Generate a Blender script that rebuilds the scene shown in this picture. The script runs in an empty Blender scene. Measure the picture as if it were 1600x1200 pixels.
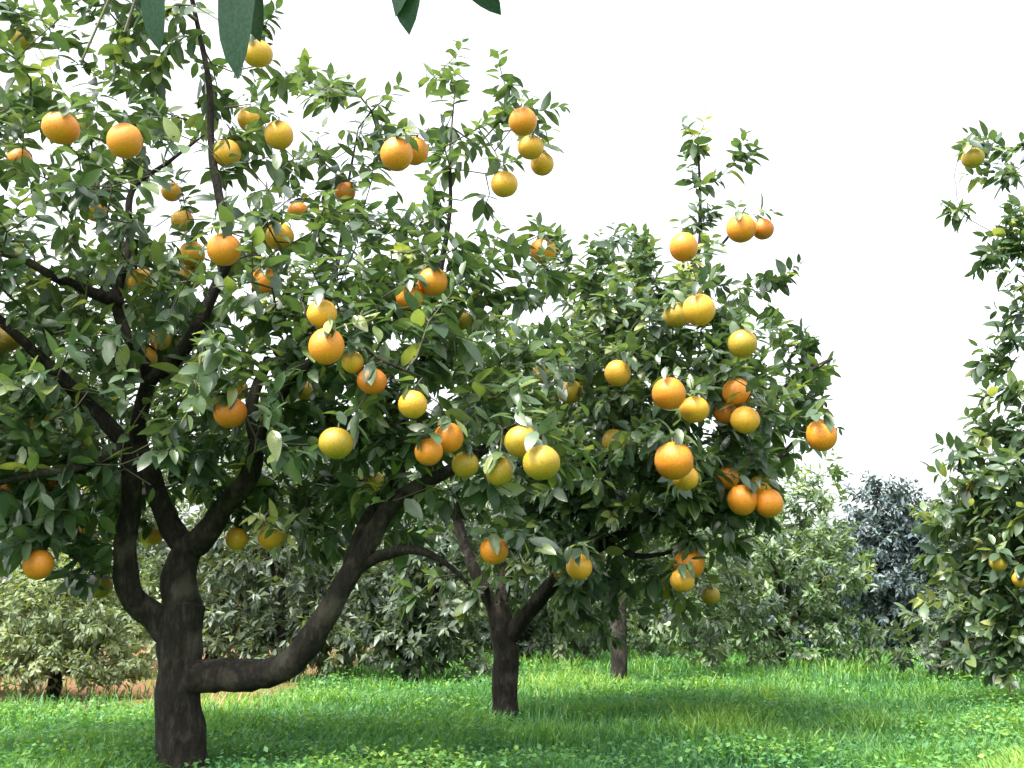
import bpy, math, random
import numpy as np
from mathutils import Vector, noise

R = math.radians
SEED = 7
random.seed(SEED); rng = np.random.default_rng(SEED)
scene = bpy.context.scene
COL = scene.collection

# ------------------------------------------------------------------ camera, sky, sun, exposure
CAM_H = 0.45
PITCH = math.atan(365 / 1600)
cam_d = bpy.data.cameras.new('camera'); cam = bpy.data.objects.new('camera', cam_d); COL.objects.link(cam)
cam.location = (0, 0, CAM_H); cam.rotation_euler = (R(90) + PITCH, 0, 0)
cam_d.sensor_width = 36; cam_d.lens = 36; cam_d.clip_start = 0.05; cam_d.clip_end = 2000
scene.camera = cam

SUN_EL, SUN_AZ = 60, -135          # azimuth measured clockwise from +Y (north): sun over the left shoulder
world = bpy.data.worlds.new('World'); scene.world = world; world.use_nodes = True
wn = world.node_tree; wn.nodes.clear()
sky = wn.nodes.new('ShaderNodeTexSky'); sky.sky_type = 'NISHITA'; sky.sun_disc = False
sky.sun_elevation = R(SUN_EL); sky.sun_rotation = R(SUN_AZ)
sky.dust_density = 6.0; sky.air_density = 1.0; sky.ozone_density = 1.0
hs = wn.nodes.new('ShaderNodeHueSaturation'); hs.inputs['Saturation'].default_value = 0.22
bg = wn.nodes.new('ShaderNodeBackground'); bg.inputs['Strength'].default_value = 0.15
wo = wn.nodes.new('ShaderNodeOutputWorld')
wn.links.new(sky.outputs[0], hs.inputs['Color']); wn.links.new(hs.outputs[0], bg.inputs['Color'])
wn.links.new(bg.outputs[0], wo.inputs['Surface'])

sd = bpy.data.lights.new('sun', 'SUN'); sun = bpy.data.objects.new('sun', sd); COL.objects.link(sun)
sd.energy = 1.5; sd.angle = R(10); sd.color = (1.0, 0.95, 0.86)
_d = Vector((math.sin(R(SUN_AZ)) * math.cos(R(SUN_EL)), math.cos(R(SUN_AZ)) * math.cos(R(SUN_EL)), math.sin(R(SUN_EL))))
sun.rotation_euler = _d.to_track_quat('Z', 'Y').to_euler()
sun.location = (-6, -6, 12)

scene.view_settings.view_transform = 'Standard'; scene.view_settings.look = 'None'
scene.view_settings.gamma = 1; scene.view_settings.use_curve_mapping = False
scene.view_settings.exposure = 2.1
scene.cycles.max_bounces = 6; scene.cycles.transparent_max_bounces = 4

# ------------------------------------------------------------------ geometry of the view (for measuring the place)
F = 1600.0
FWD = np.array([0, math.cos(PITCH), math.sin(PITCH)]); UPV = np.array([0, -math.sin(PITCH), math.cos(PITCH)])
ORG = np.array([0, 0, CAM_H])
def at(px, py, Y):
    d = FWD + UPV * ((600 - py) / F) + np.array([1.0, 0, 0]) * ((px - 800) / F)
    return ORG + d * (Y / d[1])
def proj(p):
    v = np.atleast_2d(p) - ORG
    z = v @ FWD
    z = np.where(z < 1e-3, 1e-3, z)
    return 800 + F * v[:, 0] / z, 600 - F * (v @ UPV) / z, z

def ground_z(x, y):
    x = np.asarray(x, float); y = np.asarray(y, float)
    z = 0.018 * np.sin(1.9 * x + 0.7) * np.sin(1.3 * y + 0.4) + 0.012 * np.sin(4.1 * x - 1.7 * y) + 0.008 * np.sin(7.3 * y + 2.2 * x)
    return z + 0.035 * np.exp(-((x - 0.0) ** 2 + (y - 4.6) ** 2) / 1.2)

# ------------------------------------------------------------------ helpers
def tag(o, label=None, cat=None, group=None, kind=None):
    if label: o['label'] = label
    if cat: o['category'] = cat
    if group: o['group'] = group
    if kind: o['kind'] = kind
    return o
def empty(name, loc):
    o = bpy.data.objects.new(name, None); COL.objects.link(o); o.location = [float(c) for c in loc]
    o.empty_display_size = 0.1
    return o
def link(name, me, parent=None, mat=None):
    if mat is not None and not me.materials: me.materials.append(mat)
    o = bpy.data.objects.new(name, me); COL.objects.link(o)
    if parent is not None:
        o.parent = parent
        o.matrix_parent_inverse = world_inv(parent)
    return o
def world_inv(p):
    from mathutils import Matrix
    m = Matrix.Identity(4)
    while p is not None:
        m = (Matrix.Translation(p.location) @ p.rotation_euler.to_matrix().to_4x4()) @ m if p.parent is None else m
        p = p.parent
    return m.inverted()
def np_mesh(name, V, tris=None, quads=None, smooth=True, rnd=None):
    """V (n,3); tris (a,3); quads (b,4); rnd: per face value (quads after tris)"""
    me = bpy.data.meshes.new(name)
    V = np.asarray(V, np.float32)
    tris = np.zeros((0, 3), np.int32) if tris is None else np.asarray(tris, np.int32)
    quads = np.zeros((0, 4), np.int32) if quads is None else np.asarray(quads, np.int32)
    nl = tris.size + quads.size; nf = len(tris) + len(quads)
    me.vertices.add(len(V)); me.vertices.foreach_set('co', V.ravel())
    me.loops.add(nl); me.loops.foreach_set('vertex_index', np.concatenate([tris.ravel(), quads.ravel()]))
    me.polygons.add(nf)
    st = np.concatenate([np.arange(len(tris)) * 3, tris.size + np.arange(len(quads)) * 4]).astype(np.int32)
    me.polygons.foreach_set('loop_start', st)
    me.polygons.foreach_set('use_smooth', np.full(nf, smooth))
    if rnd is not None:
        a = me.attributes.new('rnd', 'FLOAT', 'FACE'); a.data.foreach_set('value', np.asarray(rnd, np.float32))
    me.update(calc_edges=True); me.validate()
    return me

# ------------------------------------------------------------------ materials
def nodemat(name):
    m = bpy.data.materials.new(name); m.use_nodes = True
    nt = m.node_tree; nt.nodes.clear()
    out = nt.nodes.new('ShaderNodeOutputMaterial')
    return m, nt, out
def ramp(nt, stops, fac=None):
    r = nt.nodes.new('ShaderNodeValToRGB'); e = r.color_ramp.elements
    while len(e) < len(stops): e.new(0.5)
    for el, (p, c) in zip(e, stops): el.position = p; el.color = (*c, 1)
    if fac is not None: nt.links.new(fac, r.inputs[0])
    return r
def leaf_mat(name, stops, source='attr', trans=0.28, rough=0.33, spec=0.65):
    m, nt, out = nodemat(name)
    if source == 'attr':
        a = nt.nodes.new('ShaderNodeAttribute'); a.attribute_name = 'rnd'; fac = a.outputs['Fac']
    else:
        a = nt.nodes.new('ShaderNodeObjectInfo'); fac = a.outputs['Random']
    r = ramp(nt, stops, fac)
    tc = nt.nodes.new('ShaderNodeTexCoord'); nz = nt.nodes.new('ShaderNodeTexNoise')
    nz.inputs['Scale'].default_value = 35; nz.inputs['Detail'].default_value = 2
    nt.links.new(tc.outputs['Object'], nz.inputs['Vector'])
    mp = nt.nodes.new('ShaderNodeMapRange'); mp.inputs[1].default_value = 0.3; mp.inputs[2].default_value = 0.7
    mp.inputs[3].default_value = 0.75; mp.inputs[4].default_value = 1.25
    nt.links.new(nz.outputs['Fac'], mp.inputs[0])
    mul = nt.nodes.new('ShaderNodeVectorMath'); mul.operation = 'SCALE'
    nt.links.new(r.outputs[0], mul.inputs[0]); nt.links.new(mp.outputs[0], mul.inputs['Scale'])
    p = nt.nodes.new('ShaderNodeBsdfPrincipled'); p.inputs['Roughness'].default_value = rough
    p.inputs['Specular IOR Level'].default_value = spec
    nt.links.new(mul.outputs[0], p.inputs['Base Color'])
    t = nt.nodes.new('ShaderNodeBsdfTranslucent')
    tm = nt.nodes.new('ShaderNodeVectorMath'); tm.operation = 'MULTIPLY'; tm.inputs[1].default_value = (2.3, 2.2, 0.9)
    nt.links.new(mul.outputs[0], tm.inputs[0]); nt.links.new(tm.outputs[0], t.inputs['Color'])
    mx = nt.nodes.new('ShaderNodeMixShader'); mx.inputs[0].default_value = trans
    nt.links.new(p.outputs[0], mx.inputs[1]); nt.links.new(t.outputs[0], mx.inputs[2]); nt.links.new(mx.outputs[0], out.inputs[0])
    return m
CITRUS = [(0.0, (0.030, 0.058, 0.034)), (0.35, (0.052, 0.092, 0.046)), (0.7, (0.082, 0.130, 0.056)), (0.88, (0.150, 0.200, 0.070)), (1.0, (0.25, 0.28, 0.10))]
M_leaf = leaf_mat('citrus_leaf', CITRUS)
M_leafo = leaf_mat('citrus_leaf_single', CITRUS, 'obj')
M_far = leaf_mat('far_citrus_leaf', [(0.0, (0.038, 0.062, 0.042)), (0.5, (0.070, 0.105, 0.062)), (0.9, (0.13, 0.17, 0.09)), (1, (.20, .23, .13))], rough=0.45)  # greyer, brighter leaf colour stands in for haze over the far trees
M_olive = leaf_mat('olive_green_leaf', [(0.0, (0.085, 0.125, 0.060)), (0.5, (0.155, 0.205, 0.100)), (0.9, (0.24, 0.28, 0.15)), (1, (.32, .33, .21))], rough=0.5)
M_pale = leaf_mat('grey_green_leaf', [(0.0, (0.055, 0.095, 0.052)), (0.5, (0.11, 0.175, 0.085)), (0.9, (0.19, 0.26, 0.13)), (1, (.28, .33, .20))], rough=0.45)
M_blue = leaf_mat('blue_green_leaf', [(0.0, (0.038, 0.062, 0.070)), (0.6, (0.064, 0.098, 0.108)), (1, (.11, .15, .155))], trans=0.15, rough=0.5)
GRASS = [(0.0, (0.030, 0.100, 0.046)), (0.4, (0.055, 0.165, 0.052)), (0.75, (0.105, 0.230, 0.046)), (1.0, (0.22, 0.33, 0.07))]
M_grass = leaf_mat('grass_blade', GRASS, trans=0.3, rough=0.5, spec=0.3)

def bark_mat():
    m, nt, out = nodemat('orange_tree_bark')
    tc = nt.nodes.new('ShaderNodeTexCoord'); mpn = nt.nodes.new('ShaderNodeMapping')
    mpn.inputs['Scale'].default_value = (1, 1, 0.35); nt.links.new(tc.outputs['Object'], mpn.inputs[0])
    n1 = nt.nodes.new('ShaderNodeTexNoise'); n1.inputs['Scale'].default_value = 55; n1.inputs['Detail'].default_value = 8; n1.inputs['Roughness'].default_value = 0.7
    n2 = nt.nodes.new('ShaderNodeTexNoise'); n2.inputs['Scale'].default_value = 9; n2.inputs['Detail'].default_value = 5
    nt.links.new(mpn.outputs[0], n1.inputs['Vector']); nt.links.new(tc.outputs['Object'], n2.inputs['Vector'])
    r1 = ramp(nt, [(0.3, (0.007, 0.006, 0.005)), (0.52, (0.022, 0.019, 0.015)), (0.72, (0.070, 0.060, 0.047))], n1.outputs['Fac'])
    r2 = ramp(nt, [(0.52, (0, 0, 0)), (0.64, (1, 1, 1))], n2.outputs['Fac'])
    mx = nt.nodes.new('ShaderNodeMix'); mx.data_type = 'RGBA'; mx.inputs[7].default_value = (0.115, 0.105, 0.080, 1)
    sc = nt.nodes.new('ShaderNodeMath'); sc.operation = 'MULTIPLY'; sc.inputs[1].default_value = 0.42
    nt.links.new(r2.outputs[0], sc.inputs[0]); nt.links.new(sc.outputs[0], mx.inputs[0]); nt.links.new(r1.outputs[0], mx.inputs[6])
    p = nt.nodes.new('ShaderNodeBsdfPrincipled'); p.inputs['Roughness'].default_value = 0.9; p.inputs['Specular IOR Level'].default_value = 0.2
    b = nt.nodes.new('ShaderNodeBump'); b.inputs['Strength'].default_value = 1.0; b.inputs['Distance'].default_value = 0.03
    nt.links.new(n1.outputs['Fac'], b.inputs['Height']); nt.links.new(b.outputs[0], p.inputs['Normal'])
    nt.links.new(mx.outputs[2], p.inputs['Base Color']); nt.links.new(p.outputs[0], out.inputs[0])
    return m
M_bark = bark_mat()
def twig_mat():
    m, nt, out = nodemat('green_brown_twig')
    tc = nt.nodes.new('ShaderNodeTexCoord'); n = nt.nodes.new('ShaderNodeTexNoise'); n.inputs['Scale'].default_value = 8
    nt.links.new(tc.outputs['Object'], n.inputs['Vector'])
    r = ramp(nt, [(0.35, (0.035, 0.030, 0.022)), (0.6, (0.07, 0.065, 0.035)), (0.75, (0.08, 0.11, 0.035))], n.outputs['Fac'])
    p = nt.nodes.new('ShaderNodeBsdfPrincipled'); p.inputs['Roughness'].default_value = 0.75
    nt.links.new(r.outputs[0], p.inputs['Base Color']); nt.links.new(p.outputs[0], out.inputs[0])
    return m
M_twig = twig_mat()
def peel_mat(name, a, b):
    m, nt, out = nodemat(name)
    tc = nt.nodes.new('ShaderNodeTexCoord'); oi = nt.nodes.new('ShaderNodeObjectInfo')
    n = nt.nodes.new('ShaderNodeTexNoise'); n.noise_dimensions = '4D'; n.inputs['Scale'].default_value = 14; n.inputs['Detail'].default_value = 2
    w = nt.nodes.new('ShaderNodeMath'); w.operation = 'MULTIPLY'; w.inputs[1].default_value = 50
    nt.links.new(oi.outputs['Random'], w.inputs[0]); nt.links.new(w.outputs[0], n.inputs['W']); nt.links.new(tc.outputs['Object'], n.inputs['Vector'])
    r = ramp(nt, [(0.36, a), (0.66, b)], n.outputs['Fac'])
    v = nt.nodes.new('ShaderNodeTexVoronoi'); v.inputs['Scale'].default_value = 420; nt.links.new(tc.outputs['Object'], v.inputs['Vector'])
    bp = nt.nodes.new('ShaderNodeBump'); bp.inputs['Strength'].default_value = 0.25; bp.inputs['Distance'].default_value = 0.001
    nt.links.new(v.outputs['Distance'], bp.inputs['Height'])
    p = nt.nodes.new('ShaderNodeBsdfPrincipled'); p.inputs['Roughness'].default_value = 0.42
    p.inputs['Specular IOR Level'].default_value = 0.45
    p.inputs['Subsurface Weight'].default_value = 0.0
    nt.links.new(r.outputs[0], p.inputs['Base Color']); nt.links.new(bp.outputs[0], p.inputs['Normal']); nt.links.new(p.outputs[0], out.inputs[0])
    return m
PEEL = {'o': peel_mat('orange_peel', (0.56, 0.18, 0.012), (0.66, 0.26, 0.022)),
        'r': peel_mat('deep_orange_peel', (0.48, 0.135, 0.014), (0.58, 0.20, 0.024)),
        'y': peel_mat('yellow_orange_peel', (0.54, 0.26, 0.018), (0.62, 0.36, 0.04)),
        'g': peel_mat('green_yellow_peel', (0.27, 0.20, 0.018), (0.44, 0.27, 0.025))}
def ground_mat():
    m, nt, out = nodemat('turf_soil')
    tc = nt.nodes.new('ShaderNodeTexCoord')
    n1 = nt.nodes.new('ShaderNodeTexNoise'); n1.inputs['Scale'].default_value = 3.0; n1.inputs['Detail'].default_value = 8
    n2 = nt.nodes.new('ShaderNodeTexNoise'); n2.inputs['Scale'].default_value = 40; n2.inputs['Detail'].default_value = 6
    for n in (n1, n2): nt.links.new(tc.outputs['Object'], n.inputs['Vector'])
    g = ramp(nt, [(0.3, (0.030, 0.085, 0.018)), (0.55, (0.060, 0.15, 0.025)), (0.8, (0.11, 0.20, 0.035))], n2.outputs['Fac'])
    s = ramp(nt, [(0.3, (0.09, 0.045, 0.022)), (0.6, (0.20, 0.115, 0.060)), (0.8, (0.30, 0.20, 0.11))], n2.outputs['Fac'])
    # bare soil strip under the hedge of bushes on the left
    sx = nt.nodes.new('ShaderNodeSeparateXYZ'); nt.links.new(tc.outputs['Object'], sx.inputs[0])
    def math_(op, a, b):
        k = nt.nodes.new('ShaderNodeMath'); k.operation = op
        for i, q in enumerate((a, b)):
            if isinstance(q, (int, float)): k.inputs[i].default_value = q
            else: nt.links.new(q, k.inputs[i])
        return k.outputs[0]
    e = math_('MINIMUM', math_('SUBTRACT', sx.outputs[1], 4.9), math_('SUBTRACT', math_('MULTIPLY', sx.outputs[0], -1.0), 1.2))
    e = math_('ADD', e, 8.2)
    e = math_('ADD', e, math_('MULTIPLY', n1.outputs['Fac'], 1.6))
    k = nt.nodes.new('ShaderNodeMapRange'); k.inputs[1].default_value = 8.9; k.inputs[2].default_value = 9.5
    nt.links.new(e, k.inputs[0])
    mx = nt.nodes.new('ShaderNodeMix'); mx.data_type = 'RGBA'
    nt.links.new(k.outputs[0], mx.inputs[0]); nt.links.new(g.outputs[0], mx.inputs[6]); nt.links.new(s.outputs[0], mx.inputs[7])
    p = nt.nodes.new('ShaderNodeBsdfPrincipled'); p.inputs['Roughness'].default_value = 0.95; p.inputs['Specular IOR Level'].default_value = 0.1
    b = nt.nodes.new('ShaderNodeBump'); b.inputs['Strength'].default_value = 0.6; b.inputs['Distance'].default_value = 0.02
    nt.links.new(n2.outputs['Fac'], b.inputs['Height']); nt.links.new(b.outputs[0], p.inputs['Normal'])
    nt.links.new(mx.outputs[2], p.inputs['Base Color']); nt.links.new(p.outputs[0], out.inputs[0])
    return m
M_ground = ground_mat()

# ------------------------------------------------------------------ ground
def build_ground():
    a = np.concatenate([[-600, -150, -50, -25], np.arange(-14, 14.01, 0.2), [25, 50, 150, 600]])
    b = np.concatenate([[-300, -80, -20, -8], np.arange(-3, 22.01, 0.2), [32, 60, 150, 600]])
    X, Y = np.meshgrid(a, b); Z = ground_z(X, Y)
    Z = np.where((np.abs(X) > 20) | (Y > 30) | (Y < -6), 0, Z)
    V = np.stack([X, Y, Z], -1).reshape(-1, 3)
    nx = len(a); i = np.arange(len(a) - 1)[None, :] + np.arange(len(b) - 1)[:, None] * nx; i = i.ravel()
    o = link('ground', np_mesh('ground', V, quads=np.stack([i, i + 1, i + nx + 1, i + nx], 1)), None, M_ground)
    tag(o, 'green orchard floor rising gently under the orange trees', 'ground', kind='structure')
build_ground()

# ------------------------------------------------------------------ tubes, twigs, leaves
def catmull(P, n):
    P = np.asarray(P, float); Q = np.vstack([2 * P[0] - P[1], P, 2 * P[-1] - P[-2]])
    out = []
    for i in range(1, len(Q) - 2):
        p0, p1, p2, p3 = Q[i - 1], Q[i], Q[i + 1], Q[i + 2]
        for t in np.linspace(0, 1, n, endpoint=False):
            out.append(0.5 * ((2 * p1) + (-p0 + p2) * t + (2 * p0 - 5 * p1 + 4 * p2 - p3) * t * t + (-p0 + 3 * p1 - 3 * p2 + p3) * t ** 3))
    out.append(Q[-2])
    return np.array(out)
def tube_mesh(name, path, rad, sides=14, rough=0.10, seed=0):
    path = np.asarray(path); n = len(path)
    T = np.gradient(path, axis=0); T /= np.linalg.norm(T, axis=1)[:, None]
    u = np.cross(T[0], [0.3, 0.9, 0.1]); u /= np.linalg.norm(u)
    V = []
    for i in range(n):
        u = u - T[i] * (u @ T[i]); u /= np.linalg.norm(u); w = np.cross(T[i], u)
        for k in range(sides):
            a = 2 * math.pi * k / sides
            d = u * math.cos(a) + w * math.sin(a)
            q = path[i] + d * rad[i]
            s = 1 + rough * 1.6 * noise.noise(Vector((q * 11 + seed).tolist())) + rough * 1.2 * noise.noise(Vector((q * np.array([34, 34, 12]) + seed).tolist()))
            V.append(path[i] + d * rad[i] * s)
    V.append(path[-1] + T[-1] * rad[-1] * 0.5); tip = len(V) - 1
    i = np.arange(n - 1)[:, None] * sides; k = np.arange(sides)[None, :]
    k2 = (k + 1) % sides
    quads = np.stack([(i + k), (i + k2), (i + sides + k2), (i + sides + k)], -1).reshape(-1, 4)
    kk = np.arange(sides); tris = np.stack([(n - 1) * sides + kk, (n - 1) * sides + (kk + 1) % sides, np.full(sides, tip)], 1)
    return np_mesh(name, np.array(V), tris, quads)
def edges_mesh(name, A, B, ra, rb, sides=5):
    A = np.asarray(A); B = np.asarray(B); ra = np.asarray(ra); rb = np.asarray(rb)
    D = B - A; L = np.linalg.norm(D, axis=1); ok = L > 1e-5; A, B, D, L, ra, rb = A[ok], B[ok], D[ok], L[ok], ra[ok], rb[ok]
    D = D / L[:, None]
    h = np.where(np.abs(D[:, 2:3]) > 0.9, np.array([[1.0, 0, 0]]), np.array([[0, 0, 1.0]]))
    U = np.cross(D, h); U /= np.linalg.norm(U, axis=1)[:, None]; W = np.cross(D, U)
    V = []
    for P, r, s in ((A, ra, -0.4), (B, rb, 0.4)):
        for k in range(sides):
            a = 2 * math.pi * k / sides
            V.append(P + D * (r * s)[:, None] + (U * math.cos(a) + W * math.sin(a)) * r[:, None])
    V = np.stack(V, 1).reshape(-1, 3); n = len(A)
    base = np.arange(n)[:, None] * 2 * sides; k = np.arange(sides)[None, :]; k2 = (k + 1) % sides
    quads = np.stack([base + k, base + k2, base + sides + k2, base + sides + k], -1).reshape(-1, 4)
    return np_mesh(name, V, None, quads)

# leaf template: unit length along +X, normal +Z
def leaf_template(detail=True, fold=0.20, curl=0.16, width=0.44):
    if detail:
        V = [(0, 0, 0)]
        for t, w in ((0.22, 0.74), (0.48, 1.0), (0.76, 0.70)):
            z = -curl * t * t
            V += [(t, -w * width / 2, z + fold * w * width / 2), (t, 0, z), (t, w * width / 2, z + fold * w * width / 2)]
        V.append((1.0, 0, -curl))
        T = [(0, 1, 2), (0, 2, 3), (7, 10, 8), (8, 10, 9)]
        Q = [(1, 4, 5, 2), (2, 5, 6, 3), (4, 7, 8, 5), (5, 8, 9, 6)]
    else:
        z = fold * width / 2
        V = [(0, 0, 0), (0.45, -width / 2, z - curl * .2), (0.45, width / 2, z - curl * .2), (1, 0, -curl)]
        T = [(0, 1, 3), (0, 3, 2)]; Q = []
    return np.array(V, float), np.array(T, int).reshape(-1, 3), np.array(Q, int).reshape(-1, 4)
def leaf_fine(fold, curl, width):
    ts = np.linspace(0, 1, 8)[1:-1]; V = [(0, 0, 0)]
    for t in ts:
        w = (math.sin(math.pi * t ** 0.85) ** 0.8) * width / 2; z = -curl * t * t
        V += [(t, -w, z + fold * w + 0.012 * math.sin(9 * t)), (t, 0, z), (t, w, z + fold * w - 0.012 * math.sin(8 * t + 1))]
    V.append((1.0, 0, -curl)); e = len(V) - 1; m = len(ts)
    T = [(0, 1, 2), (0, 2, 3), (e - 3, e, e - 2), (e - 2, e, e - 1)]
    Q = [(1 + 3 * i + k, 4 + 3 * i + k, 5 + 3 * i + k, 2 + 3 * i + k) for i in range(m - 1) for k in (0, 1)]
    return np.array(V), np.array(T), np.array(Q)
def leaves_mesh(name, P, X, N, L, rnd, detail=True, **kw):
    """P base, X direction, N normal, L length"""
    tv, tt, tq = leaf_template(detail, **kw)
    X = X / np.linalg.norm(X, axis=1)[:, None]
    Yv = np.cross(N, X); Yv /= (np.linalg.norm(Yv, axis=1)[:, None] + 1e-9); Z = np.cross(X, Yv)
    n = len(P)
    # uneven curl per leaf
    cz = rng.uniform(0.2, 2.0, n)
    V = P[:, None, :] + L[:, None, None] * (tv[None, :, 0:1] * X[:, None, :] + tv[None, :, 1:2] * Yv[:, None, :] + (tv[None, :, 2:3] * cz[:, None, None]) * Z[:, None, :])
    m = len(tv); off = np.arange(n)[:, None, None] * m
    tris = (tt[None] + off).reshape(-1, 3); quads = (tq[None] + off).reshape(-1, 4) if len(tq) else None
    rr = np.concatenate([np.repeat(rnd, len(tt)), np.repeat(rnd, len(tq))])
    return np_mesh(name, V.reshape(-1, 3), tris, quads, rnd=rr)

def unit(v): return v / (np.linalg.norm(v, axis=-1, keepdims=True) + 1e-9)

def sample_blobs(blobs, per_m3, shell=0.45):
    """points in ellipsoids, biased outward; blobs (px,py,Y,r[,density])"""
    out = []; cen = []
    for b in blobs:
        px, py, Y, r = b[:4]; dens = b[4] if len(b) > 4 else 1.0
        c = at(px, py, Y); n = max(3, int(per_m3 * dens * 4.19 * r ** 3 + 0.5))
        d = unit(rng.normal(size=(n, 3))); rad = r * rng.uniform(0, 1, n) ** shell
        out.append(c + d * rad[:, None] * np.array([1, 1, 0.95])); cen.append(np.repeat(c[None], n, 0))
    return np.vstack(out), np.vstack(cen)

class Tree:
    def __init__(s, name, base, label, group=None):
        s.root = empty(name, base); tag(s.root, label, 'tree', group)
        s.nodes = []; s.par = []; s.rfix = []; s.tubes = []
        s.limb_pts = []
    def limb(s, name, pts, r0, r1, n=7, sides=12, start_flare=1.0, base_flare=0.0, seed=0, show=True):
        pts = np.array(pts, float); pts[1:-1] += rng.normal(size=(len(pts) - 2, 3)) * r0 * (0.05 if name == 'trunk' else 0.2)
        path = catmull(pts, n); m = len(path); t = np.linspace(0, 1, m)
        rad = r0 * (1 - t) + r1 * t
        rad = rad * (1 + (start_flare - 1) * np.exp(-t * 9))
        if base_flare: rad = rad * (1 + base_flare * np.exp(-t * 12))
        o = link(name, tube_mesh(name, path, rad, sides, 0.11, seed), s.root, M_bark)
        first = len(s.nodes)
        for i, p in enumerate(path):
            s.nodes.append(p); s.par.append(-1); s.rfix.append(rad[i])
        s.limb_pts.append((path, rad))
        return o
    def grow(s, pts, maxr=0.014, step=0.07, exclude=None, min_skip=0):
        """join every shoot point to the nearest branch; returns (tip index, direction) per point"""
        N = list(s.nodes); par = list(s.par)
        arr = np.array(N); d0 = np.array([np.min(np.linalg.norm(arr - p, axis=1)) for p in pts])
        order = np.argsort(d0); tips = [None] * len(pts)
        cap = len(N) + int(np.sum(d0 / step + 4)) + 10
        buf = np.zeros((cap * 2, 3)); buf[:len(N)] = arr; cnt = len(N)
        bpar = np.full(cap * 2, -1)
        nl = len(N)
        for i in order:
            p = pts[i]
            dist = np.linalg.norm(buf[:cnt] - p, axis=1)
            # prefer joining from below / inside
            cost = dist + 0.25 * np.maximum(0, buf[:cnt, 2] - p[2])
            if exclude is not None: cost = np.where(np.linalg.norm(buf[:cnt] - exclude[i][0], axis=1) < exclude[i][1] * 1.25, 9, cost)
            j = int(np.argmin(cost)); q = buf[j].copy()
            k = max(1, int(dist[j] / step)); prev = j
            bend = rng.normal(size=3) * dist[j] * 0.10 + np.array([0, 0, -0.06 * dist[j]])
            for a in range(1, k + 1):
                t = a / k
                buf[cnt] = q * (1 - t) + p * t + bend * (4 * t * (1 - t)) + (rng.normal(size=3) * 0.004 if a < k else 0)
                bpar[cnt] = prev; prev = cnt; cnt += 1
            tips[i] = prev
        s.B = buf[:cnt]; s.P = bpar[:cnt]; s.nl = nl; s.maxr = maxr
        return tips
    def branchwork(s, tip_r=0.0017, sides=5, mat=None):
        n = len(s.B); acc = np.zeros(n)
        haschild = np.zeros(n, bool); haschild[s.P[s.P >= 0]] = True
        for i in range(n - 1, s.nl - 1, -1):
            if not haschild[i]: acc[i] += tip_r ** 2.2
            if s.P[i] >= 0: acc[s.P[i]] += acc[i]
        rad = np.minimum(acc ** (1 / 2.2), s.maxr); rad = np.maximum(rad, tip_r)
        idx = np.arange(s.nl, n); idx = idx[s.P[idx] >= 0]; pa = s.P[idx]
        rp = np.where(pa < s.nl, rad[idx], np.minimum(rad[pa], s.maxr))
        me = edges_mesh('branchwork', s.B[pa], s.B[idx], rp, rad[idx], sides)
        tag(link('branchwork', me, s.root, mat or M_twig), kind='stuff')
        s.rad = rad
    def shoots(s, pts, cen, tips, n_leaf=(8, 14), L=(0.06, 0.105), spread=0.16):
        P = []; X = []; N = []; Ls = []; Rn = []
        for i, (p, c) in enumerate(zip(pts, cen)):
            t = tips[i]; pr = s.P[t] if t is not None and s.P[t] >= 0 else t
            d = unit(s.B[t] - s.B[pr] if pr != t else np.array([0, 0, 1.0]))
            d = unit(d + 0.5 * unit(p - c) + np.array([0, 0, 0.25]) + rng.normal(size=3) * 0.25)
            h = unit(np.cross(d, rng.normal(size=3))); w = np.cross(d, h)
            n = rng.integers(*n_leaf); ln = spread * rng.uniform(0.6, 1.2)
            tone = rng.beta(2, 2.6)
            young = rng.uniform() < 0.10
            for k in range(n):
                f = (k + 0.5) / n; a = 2.4 * k + rng.uniform(-.3, .3)
                rd = h * math.cos(a) + w * math.sin(a)
                x = unit(d * (0.35 + 0.7 * f) + rd * 0.95 + np.array([0, 0, -0.30 - 0.25 * rng.uniform()]) + rng.normal(size=3) * 0.2)
                nn = unit(np.array([0, 0, 1.0]) + 0.4 * d + rng.normal(size=3) * 0.45)
                P.append(p + d * ln * (f - 0.65)); X.append(x); N.append(nn)
                Ls.append(rng.uniform(*L) * (0.75 + 0.5 * math.sin(math.pi * min(1, f + .2))))
                Rn.append(np.clip(tone * 0.8 + rng.normal() * 0.14 + (0.38 if young else 0), 0, 1))
        return [np.array(a) for a in (P, X, N, Ls, Rn)]

LEAF_MESHES = []
for w_, f_, c_ in ((0.44, 0.2, 0.12), (0.40, 0.28, 0.30), (0.48, 0.12, 0.2), (0.42, 0.22, 0.02)):
    V_, T_, Q_ = leaf_fine(f_, c_, w_)
    me_ = np_mesh('leaf', V_, T_, Q_); me_.materials.append(M_leafo); LEAF_MESHES.append(me_)
from mathutils import Matrix
def leaf_object(p, x, n, L, parent, inv):
    x = Vector(x).normalized(); n = Vector(n); y = n.cross(x).normalized(); z = x.cross(y)
    o = bpy.data.objects.new('leaf', random.choice(LEAF_MESHES)); COL.objects.link(o)
    M = Matrix(((x.x, y.x, z.x, p[0]), (x.y, y.y, z.y, p[1]), (x.z, y.z, z.z, p[2]), (0, 0, 0, 1))) @ Matrix.Scale(float(L), 4)
    o.parent = parent; o.matrix_parent_inverse = inv; o.matrix_basis = M
    return o
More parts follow.
